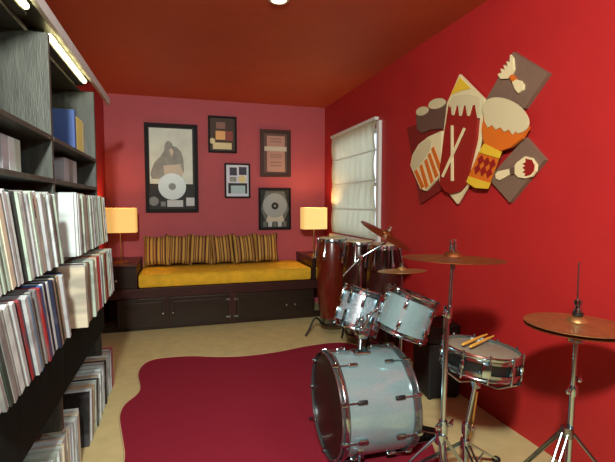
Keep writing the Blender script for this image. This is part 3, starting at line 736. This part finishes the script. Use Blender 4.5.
# crash cymbal stand
cc_ = dep(453, 258, 1.95)
cs = thing('crash_cymbal_stand', (dep(441, 462, 1.95).x, dep(441, 462, 1.95).y, 0), 'straight chrome stand carrying the near crash cymbal beside the snare drum', 'drum hardware')
kn = dep(449, 312, 1.95); jt = dep(443, 428, 1.95); fo = V((jt.x-.012, jt.y, .03))
MB().tube([fo, jt, kn+V((-.01, 0, 0))], .0125).build('lower_tube', M['chrome'], cs)
MB().tube([kn+V((0, 0, -.05)), cc_+V((0, 0, -.03))], .0095).build('upper_tube', M['chrome'], cs)
MB().tube([kn+V((-.014, 0, -.14)), kn+V((-.024, 0, -.03)), kn+V((-.02, 0, .015))], .007).build('locking_arm', M['chromedull'], cs)
b = MB(); b.lathe([(0, -.025), (.018, -.025), (.02, 0), (.018, .03), (0, .03)], Mx.Translation(kn+V((-.004, 0, 0)))); b.build('height_collar', M['chrome'], cs)
wingnut(kn+V((-.03, -.015, -.005))).build('wing_nut', M['chrome'], cs)
b = MB(); b.lathe([(0, -.035), (.019, -.035), (.022, 0), (.019, .035), (0, .035)], Mx.Translation(jt)); b.build('height_collar', M['chrome'], cs)
wingnut(jt+V((-.035, -.015, .015)), .014).build('wing_nut', M['chrome'], cs); wingnut(jt+V((.03, -.015, .02)), .012).build('wing_nut', M['chrome'], cs)
b = MB(); b.lathe([(0, 0), (.012, 0), (.012, .02), (.008, .024), (.008, .034), (0, .034)], Mx.Translation(cc_+V((0, 0, -.052))), 18); b.build('tilter', M['chromedull'], cs)
b = MB(); b.lathe([(.0, .0), (.018, 0), (.018, .022), (.012, .026), (.0, .026)], Mx.Translation(cc_+V((0, 0, .036))), 18)
b.box((-.018, -.004, .024), (-.008, .004, .05), Mx.Translation(cc_+V((0, 0, .036))), bev=.002); b.box((.004, -.004, .024), (.014, .004, .05), Mx.Translation(cc_+V((0, 0, .036))), bev=.002)
b.build('wing_nut', M['chrome'], cs)
MB().tube([cc_+V((0, 0, -.03)), cc_+V((0, 0, .05))], .004).build('threaded_post', M['chrome'], cs)
tripod(cs, (fo.x, fo.y), jt.z-.05, .08, .30, (250, 10, 130))
cymbal('crash_cymbal', cc_+V((0, 0, -.004)), (.03, .02, 1), .228, M['bronzedark'], 'nearest crash cymbal, bronze and nearly edge-on, on the straight stand by the snare', 'crash cymbals', bow=.05)

# boom crash at the back
bp = dep(360.5, 258, 3.2); bc = dep(386, 236, 3.2); be = dep(343, 276, 3.2)
bs = thing('boom_cymbal_stand', (bp.x, bp.y, 0), 'chrome boom stand behind the toms with an angled arm', 'drum hardware')
MB().tube([(bp.x, bp.y, .04), (bp.x, bp.y, .75)], .0125).build('lower_tube', M['chrome'], bs)
MB().tube([(bp.x, bp.y, .74), bp], .0095).build('upper_tube', M['chrome'], bs)
MB().tube([be, bp+V((0, 0, .004)), bc+V((0, 0, -.05))], .007).build('boom_arm', M['chrome'], bs)
b = MB(); b.box((-.016, -.016, -.02), (.016, .016, .02), Mx.Translation(bp), bev=.006); b.smooth = True; b.build('boom_clamp', M['chrome'], bs)
bz = V((.42, -.28, .86)).normalized()
MB().tube([bc-bz*.05+V((0, 0, -.005)), bc+bz*.075], .004).build('threaded_post', M['chrome'], bs)
b = MB(); fm_ = frame_of(bc+bz*.043, bz); b.lathe([(0, 0), (.016, 0), (.016, .02), (.01, .026), (.01, .036), (0, .036)], fm_, 18); b.build('wing_nut', M['nickel'], bs)
tripod(bs, (bp.x, bp.y), .30, .06, .22, (90, 205, 335))
cymbal('crash_cymbal', bc, bz, .218, M['bronzedark'], 'tilted reddish crash cymbal on the boom arm in front of the window', 'crash cymbals', bow=.08)
# small cymbal behind the toms
sc = dep(402, 271, 2.90)
ss = thing('small_cymbal_stand', (sc.x+.02, sc.y+.02, 0), 'thin stand behind the nearer tom holding the small cymbal', 'drum hardware')
MB().tube([(sc.x, sc.y, .04), (sc.x, sc.y, .6)], .011).build('lower_tube', M['chrome'], ss)
MB().tube([(sc.x, sc.y, .59), sc+V((0, 0, .055))], .0045).build('upper_tube', M['chrome'], ss)
b = MB(); b.lathe([(0, 0), (.014, 0), (.014, .018), (.008, .022), (.008, .034), (0, .034)], Mx.Translation(sc+V((0, 0, .033))), 18); b.build('wing_nut', M['chrome'], ss)
tripod(ss, (sc.x, sc.y), .28, .06, .2, (20, 140, 260))
cymbal('splash_cymbal', sc+V((0, 0, .0)), (-.02, .07, 1), .165, M['bronze'], 'small flat cymbal just above the nearer tom', 'cymbal', bow=.06)['category'] = 'cymbal'

# snare
SR, SL = .172, .088
sz = V((.105, -.02, 1)).normalized(); stc = dep(481.5, 348.5, 2.07)
sm = frame_of(stc - sz*SL, sz, (0, 1, 0))
sn = thing('snare_drum', stc-sz*SL, 'black snare drum with chrome hoops and a coated head, drumsticks on top', 'drum')
drum(sn, sm, SR, SL, 10, M['snareshell'], M['headcoat'], M['headclear'], M['chrome'], M['chrome'], hh=.032, a0=.15, lugl=.045)
b = MB(); b.box((SR, -.02, .01), (SR+.03, .02, .075), sm @ Mx.Rotation(2.6, 4, 'Z'), bev=.006); b.smooth = True; b.build('snare_strainer', M['chrome'], sn)
# drumsticks and a damper pad lying on the head
def on_head(x, y, h): return sm @ V((x, y, SL+h))
import mathutils
inv = sm.inverted()
def head_at(u, v):
    r = ray(u, v); n = sz; p0 = on_head(0, 0, 0); t_ = (p0-CAM).dot(n)/r.dot(n); return inv @ (CAM+r*t_)
for k, ((u0, v0), (u1, v1), lab) in enumerate((((462, 349), (487, 338), 'drumstick lying across the snare head, the one nearer the crash stand'), ((469, 351.5), (494, 339.5), 'drumstick lying across the snare head, the one nearer the wall'))):
    p0, p1 = head_at(u0, v0), head_at(u1, v1); d = (p1-p0).to_2d().normalized(); mid = ((p0+p1)/2).to_2d()
    a = mid-d*.165; e = mid+d*.165
    A3, E3 = sm @ V((a.x, a.y, SL+.0215)), sm @ V((e.x, e.y, SL+.0215))
    P = [A3.lerp(E3, t) for t in (0, .03, .5, .78, .93, .95, .98, 1)]
    o = MB().tube(P, [.005, .0073, .0073, .0066, .0035, .0048, .0052, .002], 10).build('drumstick', M['stick']); tag(o, lab, 'drumstick', 'drumsticks on the snare')
p0 = head_at(475.5, 341)
o = MB().box((-.022, -.016, .0006), (.022, .016, .012), sm @ Mx.Translation((p0.x, p0.y, SL)), bev=.004).build('damper_pad', M['white'])
tag(o, 'small white damper pad on the far side of the snare head', 'damper pad')
# snare stand
sb = stc - sz*(SL+.03)
st = thing('snare_stand', (sb.x-.02, sb.y, 0), 'low chrome tripod stand with a basket under the snare drum', 'drum hardware')
zc = .33; scx, scy = sb.x-.02, sb.y+.06
MB().tube([(scx, scy, .06), (scx, scy, zc+.02)], .0125).build('lower_tube', M['chrome'], st)
MB().tube([(scx, scy, zc), (sb.x, sb.y+.02, sb.z-.07)], .010).build('upper_tube', M['chrome'], st)
b = MB(); b.box((-.02, -.02, -.025), (.02, .02, .025), Mx.Translation((sb.x, sb.y+.02, sb.z-.06)), bev=.006); b.smooth = True; b.build('basket_hub', M['chrome'], st)
for a in (90, 210, 330):
    rd = math.radians(a); q = sm @ V((math.cos(rd)*(SR+.012), math.sin(rd)*(SR+.012), -.012))
    hubp = V((sb.x, sb.y+.02, sb.z-.05))
    arm = MB().tube([hubp, hubp.lerp(q, .55)+V((0, 0, -.035)), q+V((0, 0, -.012))], .006).build('basket_arm', M['chrome'], st)
    MB().cyl(q+V((0, 0, -.016)), q+V((0, 0, .002)), .009).build('rubber_grip', M['blackrub'], arm)
b = MB(); b.lathe([(0, -.025), (.018, -.025), (.02, 0), (.018, .03), (0, .03)], Mx.Translation((scx, scy, zc))); b.build('height_collar', M['chrome'], st)
wingnut((scx+.03, scy-.015, zc+.005)).build('wing_nut', M['chrome'], st)
MB().tube([(scx+.055, scy-.01, .52), (scx+.05, scy+.02, .30), (scx+.02, scy+.01, .24)], .007).build('side_rod', M['brass'], st)
tripod(st, (scx, scy), .25, .055, .36, (25, 150, 265))

# bass pedal behind the drum
pb = b0+ax*.47; pb.z = 0
pe = thing('bass_drum_pedal', (pb.x+.08, pb.y, 0), 'chrome bass drum pedal clamped behind the bass drum', 'drum pedal')
MB().box((pb.x-.0, pb.y-.05, .0145), (pb.x+.30, pb.y+.05, .026), bev=.004).build('base_plate', M['chromedull'], pe)
b = MB(); b.box((0, -.042, 0), (.24, .042, .008), Mx.Translation((pb.x+.28, pb.y, .034)) @ Mx.Rotation(PI, 4, 'Z') @ Mx.Rotation(-.32, 4, 'Y'), bev=.003); b.build('footboard', M['chromedull'], pe)
for s_ in (-1, 1): MB().cyl((pb.x+.04, pb.y+s_*.055, .026), (pb.x+.04, pb.y+s_*.055, .23), .009).build('post', M['chrome'], pe)
MB().cyl((pb.x+.04, pb.y-.075, .225), (pb.x+.04, pb.y+.075, .225), .008).build('axle', M['chrome'], pe)
MB().tube([(pb.x+.04, pb.y, .225), (pb.x+.03, pb.y, .36)], .004).build('beater_rod', M['chrome'], pe)
MB().ball((pb.x+.025, pb.y, .37), .024).build('beater', M['figlight'], pe)
MB().tube([(pb.x+.06, pb.y-.06, .12), (pb.x+.09, pb.y-.06, .17), (pb.x+.09, pb.y-.06, .22)], .006).build('spring', M['chromedull'], pe)

# dark case on the floor behind the crash stand
kc = onZ(442, 402, 0)
kx, ky = kc.x+.05, kc.y+.17
ca = thing('equipment_case', (kx, ky, 0), 'dark box-shaped case on the floor behind the crash cymbal stand', 'case')
rm = Mx.Translation((kx, ky, 0)) @ Mx.Rotation(-.1, 4, 'Z')
MB().box((-.125, -.14, .012), (.125, .14, .42), rm, bev=.012).build('body', M['caseblack'], ca)
MB().box((-.127, -.142, .424), (.127, .142, .56), rm, bev=.012).build('lid', M['caseblack'], ca)
MB().tube([rm @ V((-.06, 0, .56)), rm @ V((-.05, 0, .585)), rm @ V((.05, 0, .585)), rm @ V((.06, 0, .56))], .008).build('handle', M['black'], ca)
for sx in (-1, 1):
    for sy in (-1, 1): MB().cyl(rm @ V((sx*.10, sy*.11, 0)), rm @ V((sx*.10, sy*.11, .014)), .016).build('rubber_foot', M['blackrub'], ca)

# ------------------------------------------------------------------ congas
def conga(c, ztop, zbot, R, m, label, drum_angle=0.):
    H = ztop-zbot
    g = thing('conga_drum', (c[0], c[1], zbot), label, 'conga drum', 'conga drums by the window')
    prof = [(.70, 0), (.72, .03), (.82, .18), (.94, .36), (1.0, .55), (.98, .72), (.89, .86), (.78, .97)]
    tm = Mx.Translation((c[0], c[1], zbot))
    P = [(R*r, H*z) for r, z in prof]
    MB().lathe(P+[(r-.012, z) for r, z in reversed(P)], tm, 48, True).build('shell', m, g)
    Rh = R*.79
    MB().lathe([(0, H-.004), (Rh, H-.004), (Rh+.004, H-.012), (Rh+.004, H-.05), (Rh, H-.05), (Rh-.004, H-.012), (0, H-.010)], tm, 48, True).build('drum_skin', M['hide'], g)
    MB().lathe([(Rh+.005, H-.055), (Rh+.014, H-.055), (Rh+.014, H-.022), (Rh+.010, H-.012), (Rh+.005, H-.016)], tm, 48, True).build('rim', M['chrome'], g)
    MB().lathe([(R*.715, .004), (R*.735, .004), (R*.75, .05), (R*.73, .05)], tm, 48, True).build('base_band', M['chromedull'], g)
    for k in range(6):
        a = drum_angle+2*PI*k/6; lm = tm @ Mx.Rotation(a, 4, 'Z')
        b = MB(); b.tube([lm @ V((Rh+.018, 0, H-.015)), lm @ V((Rh+.024, 0, H-.10)), lm @ V((R+.012, 0, H-.20))], .009, 8)
        b.box((Rh+.004, -.016, H-.06), (Rh+.02, .016, H-.012), lm, bev=.004); b.build('tension_lug', M['chrome'], g)
        MB().box((R*.965, -.018, H-.24), (R+.016, .018, H-.17), lm, bev=.005).build('side_plate', M['chrome'], g)
    return g
c1_ = dep(332, 237, 4.8)
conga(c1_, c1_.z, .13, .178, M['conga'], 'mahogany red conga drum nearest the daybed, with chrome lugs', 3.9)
c2_ = dep(359, 240, 4.42)
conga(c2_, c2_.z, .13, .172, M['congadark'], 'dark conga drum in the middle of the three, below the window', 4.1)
c3_ = dep(384, 243, 4.02)
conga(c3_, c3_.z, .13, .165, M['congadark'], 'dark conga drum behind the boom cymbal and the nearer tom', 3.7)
for c, lab, ang in ((c1_, 'black curved-leg stand under the red conga, one foot reaching towards the rug', (197, 310, 60)), (c2_, 'black curved-leg stand under the middle conga', (250, 10, 130)), (c3_, 'black curved-leg stand under the conga behind the nearer tom', (235, 0, 120))):
    g = thing('conga_stand', (c.x, c.y, 0), lab, 'conga stand', 'conga stands')
    MB().lathe([(.127, .105), (.140, .105), (.140, .125), (.127, .125)], Mx.Translation((c.x, c.y, 0)), 36, True).build('ring', M['black'], g)
    for k in range(3):
        MB().box((.0, -.012, .120), (.138, .012, .1295), Mx.Translation((c.x, c.y, 0)) @ Mx.Rotation(math.radians(ang[k]), 4, 'Z')).build('support_bar', M['black'], g)
    for a in ang:
        d = V((math.cos(math.radians(a)), math.sin(math.radians(a)), 0)); o_ = V((c.x, c.y, 0))
        reach = .36 if (c is c1_ and a == 197) else .20
        g1 = reach-.138
        P = [o_+d*(.138+g1*q)+V((0, 0, z)) for q, z in ((0, .115), (.15, .165), (.32, .195), (.46, .19), (.58, .155), (.72, .10), (.86, .05), (1, .0185))]
        MB().tube(P, .011).build('leg', M['black'], g)

# ------------------------------------------------------------------ light
def lamp(kind, name, loc, aim, energy, col, **k):
    l = bpy.data.lights.new(name, kind); l.energy = energy; l.color = col
    for a, b in k.items(): setattr(l, a, b)
    o = bpy.data.objects.new(name, l); C.objects.link(o); o.location = loc
    if aim is not None: o.rotation_euler = (V(aim)-V(loc)).to_track_quat('-Z', 'Y').to_euler()
    return o
lamp('AREA', 'key_lamp', (-.25, -.40, 2.50), (1.5, 2.6, 1.1), 135, (.95, 1, .92), shape='DISK', size=.2)
lamp('AREA', 'fill_lamp', (.3, -1.2, 2.3), (.2, 5, 1.2), 3, (.80, .95, 1.0), shape='DISK', size=.9)
lamp('SPOT', 'shelf_fill', (1.55, .55, 2.7), (-.6, 2.3, 1.15), 85, (.80, 1, .99), spot_size=1.25, spot_blend=.6, shadow_soft_size=.12)  # added fill to brighten the records, no fixture behind it
lamp('SPOT', 'downlight_beam', (.667, 2.915, CE-.03), (.5, 3.6, 0), 40, (1, .96, .82), spot_size=1.8, spot_blend=.8, shadow_soft_size=.06)
w = bpy.data.worlds.new('sky'); S.world = w; w.use_nodes = True
w.node_tree.nodes['Background'].inputs[0].default_value = (.75, .88, 1, 1); w.node_tree.nodes['Background'].inputs[1].default_value = 2.4

# ------------------------------------------------------------------ camera
cam = bpy.data.cameras.new('camera'); co = bpy.data.objects.new('camera', cam); C.objects.link(co)
cam.sensor_width = 36; cam.lens = 36*F_/W_; cam.clip_start = .05
R3 = Mx(((1, 0, 0), (0, -1, 0), (0, 0, -1)))
cw = lambda v: V((v.dot(_x), v.dot(_y), v.dot(_u)))
m3 = Mx((cw(V((1, 0, 0))), cw(V((0, -1, 0))), cw(V((0, 0, -1))))).transposed()
co.matrix_world = Mx.Translation(CAM) @ m3.to_4x4()
S.camera = co
for o in list(C.objects):
    if '_o' in o: del o['_o']
S.view_settings.view_transform = 'Standard'; S.view_settings.look = 'None'; S.view_settings.gamma = 1
S.view_settings.exposure = 0; S.view_settings.use_curve_mapping = False
S.cycles.max_bounces = 8; S.cycles.diffuse_bounces = 1
